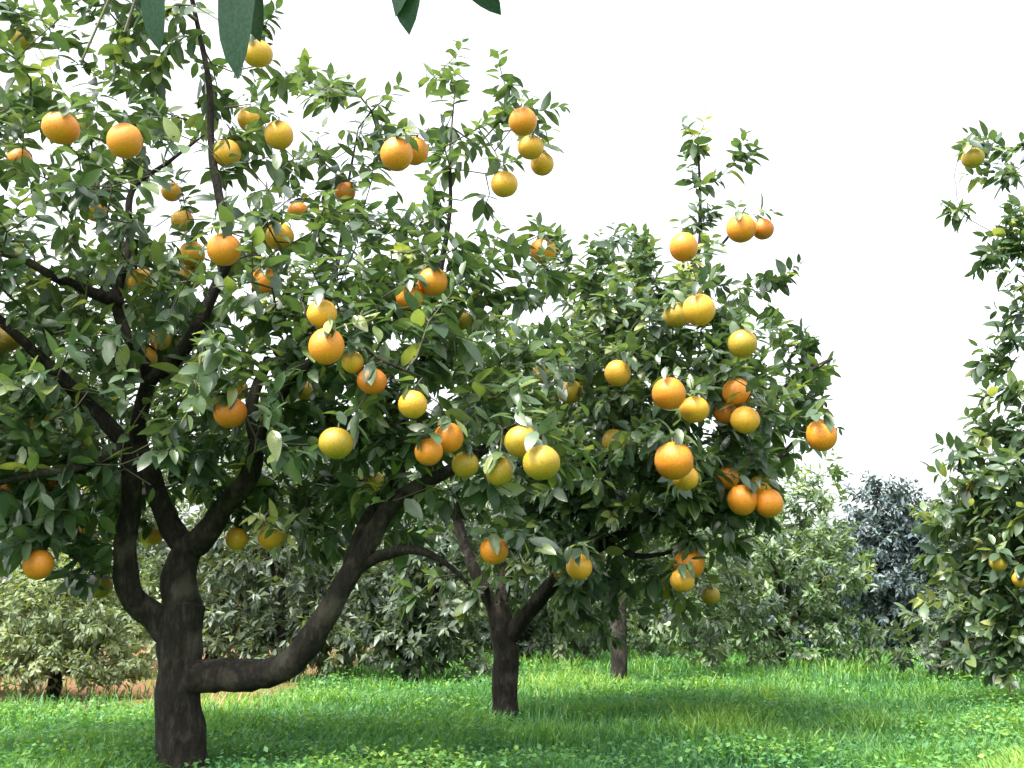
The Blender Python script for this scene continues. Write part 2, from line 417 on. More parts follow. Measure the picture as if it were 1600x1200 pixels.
def prune(leaf, fruits, limbs, keep_fruit=0.10, keep_limb=0.3):
    """thin the leaves that hang right in front of fruit and main limbs"""
    P, X, N, Ls, Rn = leaf
    c = P + unit(X) * Ls[:, None] * 0.5
    u, v, z = proj(c); keep = np.ones(len(P), bool); rr = rng.uniform(size=len(P)); rad = 0.35 * Ls * F / z
    for fi, (fc, fr) in enumerate(fruits):
        kf = keep_fruit if np.isscalar(keep_fruit) else keep_fruit[fi]
        a, b, fz = proj(fc); a, b, fz = a[0], b[0], fz[0]
        d = np.hypot(u - a, v - b); pr = fr * F / fz
        hit = (d < pr * 0.8 + rad * 0.8) & (z < fz + 0.02); keep &= ~(hit & (rr > kf))
        keep &= np.linalg.norm(c - fc, axis=1) > fr * 1.05
    for path, lr, kp in limbs:
        q = path[::2]; a, b, lz = proj(q)
        for i in range(len(q)):
            hit = (np.hypot(u - a[i], v - b[i]) < lr[::2][i] * F / lz[i] + rad * 0.6) & (z < lz[i] + 0.03)
            keep &= ~(hit & (rr > kp))
    return [a[keep] for a in leaf]
def crown(tree, leaf, singles=300, mat=M_leaf, detail=True, **kw):
    P, X, N, Ls, Rn = leaf
    single = np.zeros(len(P), bool)
    if singles:
        c = P + unit(X) * Ls[:, None] * 0.5; u, v, z = proj(c)
        inside = (u > 10) & (u < 1590) & (v > 10) & (v < 1190)
        cell = (u // 22).astype(int) * 1000 + (v // 22).astype(int)
        best = {}
        for i in np.nonzero(inside)[0]:
            k = cell[i]
            if k not in best or z[i] < z[best[k]]: best[k] = i
        cand = sorted(best.values(), key=lambda i: -Ls[i] / z[i])[:singles]
        single[cand] = True
    r = ~single
    o = link('crown', leaves_mesh('crown', P[r], X[r], N[r], Ls[r], Rn[r], detail, **kw), tree.root, mat)
    tag(o, kind='stuff')
    inv = Matrix.Identity(4)
    for i in np.nonzero(single)[0]: leaf_object(P[i], X[i], N[i], Ls[i], o, inv)
    return o

# ------------------------------------------------------------------ oranges
def fruit_mesh(k):
    rs = np.random.default_rng(100 + k); nu, nv = 20, 13
    V = []
    for j in range(1, nv):
        th = math.pi * j / nv
        for i in range(nu):
            a = 2 * math.pi * i / nu
            r = 1 + 0.02 * noise.noise(Vector((math.cos(a) * 1.3 + k * 5, math.sin(a) * 1.3, math.cos(th) * 1.3)))
            z = math.cos(th) * (0.95 + 0.02 * k)
            if z > 0: z -= 0.07 * math.exp(-(math.sin(th) / 0.22) ** 2)
            V.append((math.sin(th) * math.cos(a) * r, math.sin(th) * math.sin(a) * r, z * r))
    V.append((0, 0, 0.86)); V.append((0, 0, -(0.95 + 0.02 * k))); t, b = len(V) - 2, len(V) - 1
    i = np.arange(nv - 2)[:, None] * nu; kk = np.arange(nu)[None]; k2 = (kk + 1) % nu
    Q = np.stack([i + kk, i + nu + kk, i + nu + k2, i + k2], -1).reshape(-1, 4)
    q = np.arange(nu); T = np.vstack([np.stack([q, (q + 1) % nu, np.full(nu, t)], 1), np.stack([(nv - 2) * nu + (q + 1) % nu, (nv - 2) * nu + q, np.full(nu, b)], 1)])
    return np.array(V), T, Q
FM = {}
def get_fruit(k, c):
    if (k, c) not in FM:
        me = np_mesh('orange', *fruit_mesh(k)); me.materials.append(PEEL[c]); FM[(k, c)] = me
    return FM[(k, c)]
def stalk_mesh():
    V = []; Fq = []
    prof = [(0.02, 0.84), (0.13, 0.87), (0.12, 0.91), (0.05, 0.93), (0.045, 1.25)]
    for r, z in prof:
        for i in range(6): V.append((r * math.cos(i * math.pi / 3), r * math.sin(i * math.pi / 3), z))
    Q = [[j * 6 + i, j * 6 + (i + 1) % 6, (j + 1) * 6 + (i + 1) % 6, (j + 1) * 6 + i] for j in range(4) for i in range(6)]
    return np_mesh('stalk', np.array(V), None, Q)
STALK = stalk_mesh(); STALK.materials.append(M_twig)
def place_fruit(c, r, col, label, group):
    k = random.randrange(3); o = bpy.data.objects.new('orange', get_fruit(k, col)); COL.objects.link(o)
    o.location = c.tolist(); o.scale = (r * random.uniform(.94, 1.04), r * random.uniform(.95, 1.03), r * random.uniform(.93, 1.06)); o.rotation_euler = (random.uniform(-.2, .2), random.uniform(-.2, .2), random.uniform(0, 6))
    tag(o, label, 'orange', group)
    s = bpy.data.objects.new('stalk', STALK); COL.objects.link(s); s.parent = o
    m = o.rotation_euler.to_matrix() @ Vector((0, 0, r * 1.22))
    return np.array(o.location) + np.array(m)

def fruit_spec(lst, dlo, dhi, size):
    out = []
    for e in lst:
        px, py, d, col, lab = e[:5]
        Y = float(np.clip(size * F / d, dlo, dhi)) if len(e) < 6 else e[5]
        c = at(px, py, Y); zc = proj(c)[2][0]
        out.append((c, d * zc / F / 2, col, lab))
    return out

def tree_with_fruit(T, blobs, dens, fruit, group, n_leaf, L, singles, prune_limbs, extra=None, maxr=0.014, shell=0.45, mat=M_leaf, spread=0.16, keep_fruit=0.3):
    pts, cen = sample_blobs(blobs, dens, shell)
    gz = ground_z(pts[:, 0], pts[:, 1]); k = pts[:, 2] > gz + 0.1; pts, cen = pts[k], cen[k]
    for fc, fr, *_ in fruit:
        k = np.linalg.norm(pts - fc, axis=1) > fr * 1.4; pts, cen = pts[k], cen[k]
    if extra is not None: pts = np.vstack([pts, extra]); cen = np.vstack([cen, extra - np.array([0, 0, .1])])
    ftop = [place_fruit(fc, fr, col, lab or dflt, group) for fc, fr, col, lab in fruit for dflt in [DEFAULT_LABEL[T.root.name][col]]]
    allp = np.vstack([pts, np.array(ftop)]) if ftop else pts
    ex = [(np.array([9e3, 0, 0]), 0.0)] * len(pts) + [(f[0], f[1]) for f in fruit]
    tips = T.grow(allp, maxr, exclude=ex)
    T.branchwork()
    leaf = T.shoots(pts, cen, tips[:len(pts)], n_leaf, L, spread)
    # a few leaves on each fruit's own twig
    if ftop:
        fp = np.array(ftop); fl = T.shoots(fp + np.array([0, 0.015, 0.02]), fp - np.array([0, 0, .1]), tips[len(pts):], (4, 7), L, 0.08)
        leaf = [np.concatenate([a, b]) for a, b in zip(leaf, fl)]
    kf = np.array([0.38 if f[1] * F / proj(f[0])[2][0] > 22.5 else 0.7 for f in fruit]) * rng.uniform(0.6, 1.5, len(fruit))
    leaf = prune(leaf, [(f[0], f[1]) for f in fruit], prune_limbs, kf)
    # leaves of the fruiting twig that drape over the fruit
    dr = [[], [], [], [], []]
    for (fc, fr, *_), tp in zip(fruit, ftop):
        for _k in range(rng.integers(2, 9)):
            a = rng.uniform(-2.6, -0.5) if rng.uniform() < 0.75 else rng.uniform(0, 6.28)
            out = np.array([math.cos(a), math.sin(a), 0])
            p = tp + out * fr * rng.uniform(0.1, 0.6) + np.array([0, 0, fr * rng.uniform(-.15, .5)])
            x = unit(out + np.array([rng.normal() * .7, 0, rng.uniform(-1.5, 0.1)]))
            dr[0].append(p + out * fr * .25); dr[1].append(x); dr[2].append(unit(out * 0.7 + np.array([0, 0, 1.0]) + rng.normal(size=3) * .35))
            dr[3].append(rng.uniform(*L) * 0.95); dr[4].append(np.clip(rng.beta(2, 2.4), 0, 1))
    if dr[0]: leaf = [np.concatenate([a_, np.array(b_)]) for a_, b_ in zip(leaf, dr)]
    crown(T, leaf, singles, mat)
    return leaf

DEFAULT_LABEL = {}
# ================================================================== the low-forking orange tree
def px(*pts): return [at(*p) for p in pts]
b1 = at(284, 1206, 3.0); b1[2] = float(ground_z(b1[0], b1[1])) - 0.02
T1 = Tree('orange_tree', b1, 'orange tree with a dark forked trunk and a low limb sweeping outward then up')
DEFAULT_LABEL['orange_tree'] = {
    'o': 'bright orange fruit among the leaves of the tree with the low sweeping limb',
    'r': 'deep reddish orange fruit among the leaves of the tree with the low sweeping limb',
    'y': 'yellow orange fruit among the leaves of the tree with the low sweeping limb',
    'g': 'greenish yellow fruit among the leaves of the tree with the low sweeping limb'}
pm = 1 / 533.0
trunk_pts = [b1 - np.array([0, 0, .06]), at(284, 1150, 3.0), at(281, 1090, 3.0), at(280, 1030, 3.0), at(284, 985, 3.0), at(288, 945, 3.0)]
T1.limb('trunk', trunk_pts, 36 * pm, 31 * pm, 9, 20, base_flare=0.22, seed=1)
L1 = []
def lm(pts, r0, r1, **k):
    o = T1.limb('limb', px(*pts), r0 * pm, r1 * pm, seed=len(L1) * 3.3, **k); L1.append(T1.limb_pts[-1]); return o
lm([(280, 1062, 3.0), (345, 1055, 2.98), (425, 1046, 2.93), (488, 1002, 2.88), (530, 930, 2.86), (562, 860, 2.84), (605, 800, 2.82), (650, 762, 2.8), (700, 733, 2.78), (760, 700, 2.8)], 24, 8, start_flare=1.15)
lm([(280, 1005, 3.0), (245, 965, 3.0), (205, 930, 2.97), (200, 870, 2.95), (208, 800, 2.94), (205, 740, 2.9), (195, 690, 2.88), (140, 635, 2.85), (90, 585, 2.8), (20, 520, 2.75), (-60, 450, 2.75)], 22, 6, start_flare=1.2)
lm([(287, 965, 3.0), (288, 900, 3.02), (290, 850, 3.03), (320, 832, 3.0), (355, 795, 2.98), (385, 745, 2.95), (400, 690, 2.95), (395, 630, 2.95), (420, 560, 2.97)], 27, 8, start_flare=1.1)
lm([(290, 860, 3.03), (262, 810, 3.06), (235, 740, 3.06), (215, 670, 3.05), (228, 590, 3.0), (215, 540, 2.95), (190, 470, 2.92), (198, 380, 2.9), (208, 300, 2.9), (265, 255, 2.92), (320, 210, 2.95)], 18, 1.5)
lm([(228, 600, 3.0), (275, 560, 2.95), (310, 510, 2.9), (340, 445, 2.88), (358, 395, 2.87), (350, 320, 2.9), (335, 230, 2.95), (325, 130, 2.95), (300, 0, 2.9), (280, -120, 2.75)], 12, 3)
lm([(548, 892, 2.85), (590, 868, 2.83), (650, 862, 2.8), (700, 880, 2.78), (735, 915, 2.78)], 11, 2)
lm([(545, 895, 2.86), (570, 830, 2.9), (610, 760, 2.95), (640, 700, 3.0), (655, 620, 3.02), (670, 520, 3.05), (690, 420, 3.1), (700, 330, 3.12), (705, 240, 3.15), (710, 150, 3.2)], 13, 1)
lm([(190, 475, 2.92), (130, 450, 2.85), (80, 430, 2.8), (30, 405, 2.76), (-60, 380, 2.75)], 10, 5)
lm([(400, 690, 2.95), (450, 600, 3.0), (500, 500, 3.1), (530, 400, 3.2), (540, 300, 3.25), (560, 200, 3.25)], 9, 1.2)
lm([(385, 745, 2.95), (420, 660, 2.8), (470, 580, 2.65), (540, 535, 2.5), (600, 560, 2.42), (660, 590, 2.42)], 9, 1.2)
lm([(195, 690, 2.88), (160, 720, 2.75), (110, 730, 2.65), (50, 740, 2.6), (-20, 760, 2.6)], 9, 3)
# high limb that leaves the frame at the top and hangs over towards the viewer's side
lm([(280, -120, 2.75), (260, -230, 2.4), (290, -240, 2.05), (360, -170, 1.85), (470, -130, 1.76), (640, -90, 1.72), (760, -70, 1.7)], 5, 2)

FR1 = [(95, 200, 55, 'o', 'bright orange beside a smaller yellow one, high in the low-limbed tree'), (130, 195, 32, 'y', 'small yellow orange tucked against a bigger orange one, high in the tree'),
 (195, 220, 56, 'o', 'large lone orange just above the bend of a rising dark branch'), (403, 84, 46, 'y', 'topmost yellow orange under a long dark hanging leaf'),
 (355, 240, 44, 'y', 'yellow orange below a pair of yellow ones, beside an upright branch'), (392, 187, 42, 'y', 'paler upper fruit of a close yellow pair high in the crown'), (436, 211, 46, 'y', 'lower fruit of a close yellow pair high in the crown'),
 (620, 241, 52, 'o', 'front orange of an overlapping pair high in the open crown', 2.55), (648, 236, 44, 'o', 'rear orange of an overlapping pair high in the open crown', 2.66),
 (817, 190, 46, 'o', 'top fruit of three strung along the crown edge against white sky'), (829, 230, 42, 'y', 'middle yellow fruit of three strung along the crown edge'), (847, 256, 38, 'y', 'lowest yellow fruit of three strung along the crown edge'),
 (788, 288, 44, 'y', 'yellow orange at the end of a bare twig against white sky'), (437, 370, 46, 'y', 'yellow orange beside the upright dark branch, above a bright orange one'), (350, 390, 52, 'o', 'bright orange overlapping the dark upright branch'),
 (300, 397, 42, 'y', 'upper yellow fruit of two between the two rising branches'), (415, 440, 46, 'o', 'bright orange just past the upright branch, up from the stepping row'), (298, 432, 38, 'y', 'lower yellow fruit of two between the two rising branches'), (285, 345, 36, 'y', 'small yellow fruit above two others between the two rising branches'), (220, 440, 44, 'y', 'yellow orange close against the bent rising branch'),
 (503, 490, 48, 'y', 'yellow upper fruit of the row stepping down the front of the crown', 2.36), (510, 541, 57, 'o', 'largest orange of the row stepping down the front of the crown', 2.3),
 (551, 566, 36, 'y', 'small yellow fruit wedged in the row stepping down the crown', 2.4), (581, 595, 46, 'r', 'reddish orange fruit in the row stepping down the crown', 2.4),
 (645, 632, 46, 'y', 'separate yellow orange at the foot of the stepping row', 2.4), (701, 684, 48, 'o', 'upper orange of a touching pair over the end of the sweeping limb', 2.52), (670, 706, 44, 'o', 'lower orange of a touching pair over the end of the sweeping limb', 2.46),
 (640, 465, 42, 'o', 'lower orange of a pair beneath the open top of the crown', 2.6), (676, 440, 46, 'o', 'upper orange of a pair beneath the open top of the crown', 2.6),
 (360, 645, 50, 'r', 'deep orange fruit hanging alone over the middle fork'), (370, 608, 32, 'o', 'small orange half behind the deep orange one over the middle fork'),
 (815, 690, 56, 'g', 'upper greenish fruit of the cluster past the sweeping limb end', 2.45), (846, 723, 58, 'g', 'biggest greenish fruit of the cluster past the sweeping limb end', 2.4),
 (780, 736, 46, 'g', 'lower greenish fruit of the cluster past the sweeping limb end', 2.5), (727, 726, 44, 'g', 'greenish fruit between the orange pair and the greenish cluster', 2.6),
 (525, 692, 54, 'g', 'big greenish fruit hanging alone above the sweeping limb'), (580, 752, 40, 'g', 'smaller greenish fruit close over the rise of the sweeping limb'), (270, 716, 36, 'g', 'small greenish fruit inside the main fork of the dark trunk'), (95, 640, 38, 'y', 'yellow fruit touching an orange one outside the leaning side limb'), (65, 655, 44, 'o', 'orange fruit touching a yellow one outside the leaning side limb'), (10, 770, 46, 'r', 'reddish orange at the outer tip of the lowest side branch'), (75, 758, 46, 'o', 'upper orange of a pair low on the outer side branch'),
 (90, 797, 40, 'o', 'lower orange of a pair low on the outer side branch'), (125, 832, 36, 'y', 'small yellow fruit above the lowest hanging fruits of the side branch'), (60, 882, 48, 'o', 'orange hanging low in front of the pale olive bush'), (155, 915, 42, 'g', 'lowest greenish fruit hanging before the pale olive bush'), (370, 842, 36, 'y', 'small yellow fruit of a pair seen under the middle fork', 3.1), (425, 838, 46, 'y', 'larger yellow fruit of a pair seen under the middle fork', 3.1),
 (10, 530, 44, 'g', 'greenish fruit in the outermost leaves above the leaning side limb'), (240, 838, 30, 'y', 'small yellow fruit between the two stems of the main fork'), (225, 560, 40, 'y', 'yellow fruit at the crotch where the upper branches part'), (848, 392, 42, 'o', 'orange where the low-limbed crown meets the round crown'), (582, 440, 28, 'o', 'tiny orange deep in leaves near the pair under the open top'),
 (772, 860, 46, 'o', 'lone orange hanging under the arching end of a side limb', 2.72), (250, 530, 34, 'y', 'smaller yellow fruit just above the crotch of the upper branches'), (268, 300, 32, 'y', 'half hidden yellow fruit under the tip of the bent rising branch'), (465, 330, 32, 'o', 'half hidden orange in open leaves between the two upper branch groups'), (130, 700, 34, 'g', 'half hidden greenish fruit against the leaning side limb'),
 (720, 500, 34, 'g', 'half hidden greenish fruit in the middle of the leafy shoulder'), (540, 300, 32, 'r', 'half hidden reddish fruit among sparse leaves below the crown top'), (150, 330, 36, 'y', 'half hidden yellow fruit outside the bent rising branch'), (30, 250, 38, 'o', 'half hidden orange in the outermost upper leaves'), (470, 610, 36, 'g', 'half hidden greenish fruit below the stepping row'),
 (35, 60, 40, 'g', 'greenish fruit in the highest outer leaves of the low-limbed tree')]
fr1 = fruit_spec(FR1, 2.3, 3.2, 0.081)
BL1 = [(40, 90, 2.8, .34, .8), (50, 330, 2.65, .36), (40, 560, 2.75, .38), (50, 760, 2.75, .28), (200, 150, 3.1, .32, .6), (330, 330, 2.85, .36, .8), (470, 250, 3.2, .30, .6), (590, 190, 3.2, .26, .55),
 (720, 110, 3.25, .15, 1.3), (800, 150, 3.2, .10, 1.2), (700, 250, 3.15, .24, .7), (560, 400, 2.8, .33, .9), (430, 540, 2.65, .33), (620, 540, 2.75, .36), (745, 480, 2.95, .30), (300, 640, 2.85, .30),
 (510, 690, 2.8, .30), (640, 680, 2.75, .26), (800, 640, 2.75, .24), (440, 130, 3.3, .22, .6), (150, 480, 3.2, .38), (110, 830, 2.85, .17), (420, 800, 3.15, .15), (690, 800, 2.9, .2), (800, 780, 2.7, .15),
 (-200, 300, 2.9, .5, .7), (-180, 650, 2.9, .4, .8), (150, -150, 3.0, .36, .7), (380, 480, 3.6, .45, .5), (640, 440, 3.6, .33, .5), (150, 650, 3.5, .4, .8), (500, 620, 3.5, .4, .8), (690, 620, 3.4, .3, .9), (520, 120, 3.25, .12, .8), (830, 200, 3.1, .10, .9), (820, 420, 3.0, .15, .9), (250, 60, 2.9, .28, .7), (310, 180, 2.9, .2, .8), (100, 200, 2.9, .3, .8), (400, 40, 3.1, .12, .7), (250, 470, 2.75, .25, .9), (180, 760, 3.1, .2), (330, 740, 3.2, .2), (560, 780, 3.1, .2, .8), (480, 800, 3.3, .2), (640, 330, 3.0, .22, .8), (30, 850, 2.8, .16), (560, 300, 3.3, .2, .7)]
plimbs = [(p, r, (.10, .2, .12, .22, .3, .25, .6, .3)[i]) for i, (p, r) in enumerate(L1[:8])] + [(T1.limb_pts[0][0], T1.limb_pts[0][1], 0.02)]
BL1 += [(60, 820, 2.8, .18), (110, 710, 2.75, .2), (150, 600, 2.72, .18), (430, 750, 3.1, .22), (330, 690, 3.1, .18), (540, 760, 3.3, .2), (20, 640, 2.6, .2), (120, 880, 2.95, .12)]
BL1 = [(*b[:4], (b[4] if len(b) > 4 else 1.0) * (0.68 if b[1] < 360 else 1.0) * (0.55 if b[2] >= 3.4 else 1)) for b in BL1]
leaf1 = tree_with_fruit(T1, BL1, 300, fr1, 'oranges on the tree with the low sweeping limb', (10, 17), (0.042, 0.076), 290, plimbs)
# leaves hanging from the overhead limb
c1 = [o for o in T1.root.children if o.name.startswith('crown')][0]; inv1 = Matrix.Identity(4)
M_backlit = leaf_mat('backlit_dark_leaf', [(0.0, (0.012, 0.034, 0.022)), (1.0, (0.020, 0.046, 0.026))], 'obj', trans=0.18, rough=0.7, spec=0.1)  # same citrus leaf, its backlit darkness put into the base colour
BACKLIT_LEAF = LEAF_MESHES[0].copy(); BACKLIT_LEAF.materials.clear(); BACKLIT_LEAF.materials.append(M_backlit)
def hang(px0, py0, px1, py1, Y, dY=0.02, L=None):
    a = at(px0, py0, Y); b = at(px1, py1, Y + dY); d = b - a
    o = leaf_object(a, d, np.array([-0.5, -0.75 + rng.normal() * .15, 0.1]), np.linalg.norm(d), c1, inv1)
    o.data = BACKLIT_LEAF
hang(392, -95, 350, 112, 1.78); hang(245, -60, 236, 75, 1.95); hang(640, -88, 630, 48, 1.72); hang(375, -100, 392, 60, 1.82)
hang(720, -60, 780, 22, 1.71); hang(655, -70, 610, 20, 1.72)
EA, EB = [], []
for a, b in (((300, -215, 1.98), (245, -60, 1.95)), ((420, -150, 1.8), (392, -95, 1.78)), ((470, -130, 1.76), (375, -100, 1.82)), ((275, -238, 2.2), (128, 95, 2.2)), ((290, -240, 2.05), (195, 50, 2.05)), ((700, -80, 1.71), (720, -60, 1.71))):
    EA.append(at(*a)); EB.append(at(*b))
tag(link('hanging_twig', edges_mesh('hanging_twig', EA, EB, np.full(len(EA), .0035), np.full(len(EA), .003), 6), T1.root, M_twig), kind='stuff')

# ================================================================== the round-crowned orange tree
b2 = at(790, 1116, 4.4); b2[2] = float(ground_z(b2[0], b2[1])) - 0.02
T2 = Tree('orange_tree', b2, 'round dense orange tree on a short straight dark trunk, thin shoots on top')
DEFAULT_LABEL[T2.root.name] = {
    'o': 'bright orange fruit in the round crown on the short straight trunk',
    'r': 'brownish orange fruit in the round crown on the short straight trunk',
    'y': 'yellow orange fruit in the round crown on the short straight trunk',
    'g': 'greenish yellow fruit in the round crown on the short straight trunk'}
qm = 4.4 / 1600; L2 = []
T2.limb('trunk', [b2 - np.array([0, 0, .05]), at(790, 1080, 4.4), at(791, 1030, 4.4), at(786, 985, 4.4), at(778, 945, 4.4)], 20 * qm, 17 * qm, 8, 18, base_flare=0.18, seed=9)
def lm2(pts, r0, r1): T2.limb('limb', px(*pts), r0 * qm, r1 * qm, seed=20 + 3 * len(L2)); L2.append(T2.limb_pts[-1])
lm2([(786, 1000, 4.4), (762, 940, 4.38), (735, 880, 4.4), (715, 800, 4.45), (720, 700, 4.5), (760, 580, 4.55)], 13, 4)
lm2([(788, 1005, 4.4), (830, 945, 4.35), (880, 890, 4.3), (930, 800, 4.25), (960, 690, 4.2), (950, 560, 4.2), (930, 450, 4.25)], 14, 3)
lm2([(780, 960, 4.4), (800, 860, 4.5), (850, 740, 4.5), (880, 620, 4.5), (990, 500, 4.4), (1080, 410, 4.35), (1095, 330, 4.35), (1090, 215, 4.35)], 11, 1.4)
lm2([(885, 885, 4.3), (960, 840, 4.15), (1050, 790, 4.0), (1120, 720, 3.95), (1190, 640, 4.05), (1250, 590, 4.15), (1300, 560, 4.2)], 9, 2.5)
lm2([(1080, 410, 4.35), (1130, 380, 4.3), (1165, 325, 4.3)], 3, 1.2)
lm2([(1060, 785, 4.0), (1120, 800, 3.95), (1180, 750, 4.0), (1240, 690, 4.1)], 5, 2)
lm2([(945, 850, 4.15), (1000, 870, 4.1), (1060, 860, 4.1), (1090, 840, 4.1)], 5, 2)
FR2 = [(1068, 386, 46, 'o', 'orange topping the round crown below the thin leafy shoots'), (1158, 357, 46, 'o', 'left fruit of two on a bare shoot tip above the round crown', 4.2), (1192, 358, 36, 'r', 'brownish right fruit of two on a bare shoot tip above the round crown', 4.26),
 (1092, 484, 54, 'y', 'yellow orange shaded under the top of the round crown'), (1057, 492, 42, 'g', 'greenish fruit half behind the shaded yellow one, high in the round crown'), (1160, 537, 48, 'g', 'greenish fruit above the tight three-fruit bunch'), (965, 583, 42, 'y', 'yellow fruit alone in the middle of the round crown'),
 (1045, 615, 54, 'o', 'bright orange touching a yellow one on the front of the round crown', 3.35), (1085, 640, 46, 'y', 'yellow fruit touching a bright orange one on the round crown', 3.45),
 (1151, 613, 46, 'o', 'upper orange of a tight three-fruit bunch near the crown edge', 3.6), (1164, 656, 46, 'y', 'yellow lower fruit of a tight three-fruit bunch', 3.55), (1133, 644, 36, 'r', 'darker fruit behind a tight three-fruit bunch', 3.7),
 (1053, 720, 60, 'o', 'biggest bright orange on the round crown, above a yellow one', 3.3), (1071, 747, 42, 'y', 'yellow fruit half hidden under the biggest bright orange', 3.45),
 (1284, 680, 50, 'o', 'lone fruit at the outer edge of the round crown'), (1136, 745, 40, 'o', None), (1160, 781, 50, 'o', 'left orange of a low drooping row under the round crown', 3.7), (1201, 786, 46, 'o', 'right orange of a low drooping row under the round crown', 3.7), (1188, 760, 36, 'y', 'small yellow fruit above a low drooping row', 3.85),
 (905, 886, 42, 'y', 'front yellow fruit of the low bunch near the straight trunk'), (882, 892, 36, 'y', 'rear yellow fruit of the low bunch near the straight trunk'), (930, 870, 34, 'g', 'greenish fruit of the low bunch near the straight trunk'), (890, 612, 40, 'g', 'greenish fruit deep in leaves beside a smaller greenish one'), (1077, 881, 48, 'o', 'low orange above two greenish fruits beside the far trunk', 3.9), (1066, 907, 40, 'y', 'yellow fruit just under a low orange beside the far thin trunk'), (1040, 918, 36, 'g', 'greenish fruit touching a yellow one low in the round crown'), (850, 583, 36, 'g', 'smaller greenish fruit where the round crown meets its neighbour'), (960, 690, 40, 'g', 'greenish fruit in dense leaves before the biggest bright orange'), (1110, 930, 30, 'g', 'smallest lowest greenish fruit under the round crown')]
fr2 = fruit_spec(FR2, 3.4, 4.5, 0.095)
BL2 = [(870, 470, 4.2, .30), (990, 430, 4.3, .27), (1090, 410, 4.3, .16), (1060, 520, 4.0, .36), (1170, 480, 4.3, .20), (1225, 580, 4.2, .24), (1290, 570, 4.25, .09, 2), (1265, 655, 4.2, .10, 2), (930, 620, 3.95, .42), (1100, 650, 3.85, .42),
 (1000, 760, 3.95, .40), (1130, 770, 4.05, .26), (880, 770, 4.1, .33), (1085, 880, 4.2, .17), (800, 800, 4.3, .26), (930, 880, 4.2, .22), (780, 600, 4.6, .38), (700, 800, 4.5, .22), (1000, 560, 4.7, .5, .8), (900, 720, 4.8, .45, .8), (1120, 700, 4.7, .4, .8),
 (1190, 680, 4.2, .2), (1080, 350, 4.35, .10, 1.2), (1010, 365, 4.4, .10, 1.2), (1210, 430, 4.3, .08, 2), (1170, 800, 4.0, .12), (870, 380, 4.3, .12), (800, 700, 4.1, .2), (1260, 520, 4.25, .08, 2), (1000, 900, 4.4, .2), (850, 930, 4.6, .2, .8), (1060, 950, 4.6, .15), (1250, 620, 4.2, .18), (940, 960, 4.7, .15, .8), (680, 900, 4.6, .18, .8), (780, 880, 4.6, .2, .7), (735, 915, 4.3, .14), (840, 905, 4.1, .15), (890, 930, 4.1, .14), (970, 930, 4.2, .14)]
ex2 = np.array(px((1075, 205, 4.35), (1100, 195, 4.33), (1090, 235, 4.36), (1075, 260, 4.35), (1110, 285, 4.34), (1160, 225, 4.33), (1175, 240, 4.32), (1150, 250, 4.34)))
plimb2 = [(T2.limb_pts[0][0], T2.limb_pts[0][1], 0.02), (L2[0][0][:10], L2[0][1][:10], .5)]
leaf2 = tree_with_fruit(T2, BL2, 240, fr2, 'oranges on the round-crowned tree', (11, 17), (0.048, 0.086), 290, plimb2, extra=ex2)

# ================================================================== tall tree at the right edge
def simple_tree(name, base_px, Y, label, blobs, dens, trunk_r, mat, n_leaf=(9, 14), L=(0.06, 0.1), singles=0, fruit=(), group=None, detail=False, fgroup=None, top=None, shell=0.4, spread=.16, limbs=4, fork_h=None):
    b = at(base_px, 1000, Y); b[2] = float(ground_z(b[0], b[1])) - 0.02
    T = Tree(name, b, label, group)
    cs = np.array([at(*q[:3]) for q in blobs]); c = cs.mean(0)
    h = fork_h or max(0.25, (c[2] - b[2]) * 0.45)
    fork = b + np.array([(c[0] - b[0]) * 0.1, (c[1] - b[1]) * .1, h])
    T.limb('trunk', [b - np.array([0, 0, .05]), b + np.array([0.01, 0, h * .4]), fork, fork + (c - fork) * 0.25], trunk_r, trunk_r * 0.7, 5, 12, base_flare=.2, seed=base_px)
    for q in cs[np.argsort(-np.array([e[3] for e in blobs]))[:limbs]]:
        mid = fork + (q - fork) * 0.5 + np.array([0, 0, -0.05]) + rng.normal(size=3) * .04
        T.limb('limb', [fork - np.array([0, 0, .04]), mid, q], trunk_r * 0.55, trunk_r * 0.18, 5, 8, seed=base_px + q[0])
    DEFAULT_LABEL[T.root.name] = {k: fgroup for k in 'oryg'}
    fs = fruit
    if fs: return T, tree_with_fruit(T, blobs, dens, fs, fgroup, n_leaf, L, singles, [], mat=mat, shell=shell, spread=spread)
    pts, cen = sample_blobs(blobs, dens * 1.4, shell)
    k = pts[:, 2] > ground_z(pts[:, 0], pts[:, 1]) + 0.08; pts, cen = pts[k], cen[k]
    L = (L[0] * 0.78, L[1] * 0.78)
    tips = T.grow(pts, trunk_r * 0.3, 0.12); T.branchwork(0.002, 4)
    leaf = T.shoots(pts, cen, tips, n_leaf, L, spread)
    crown(T, leaf, singles, mat, detail)
    return T, leaf

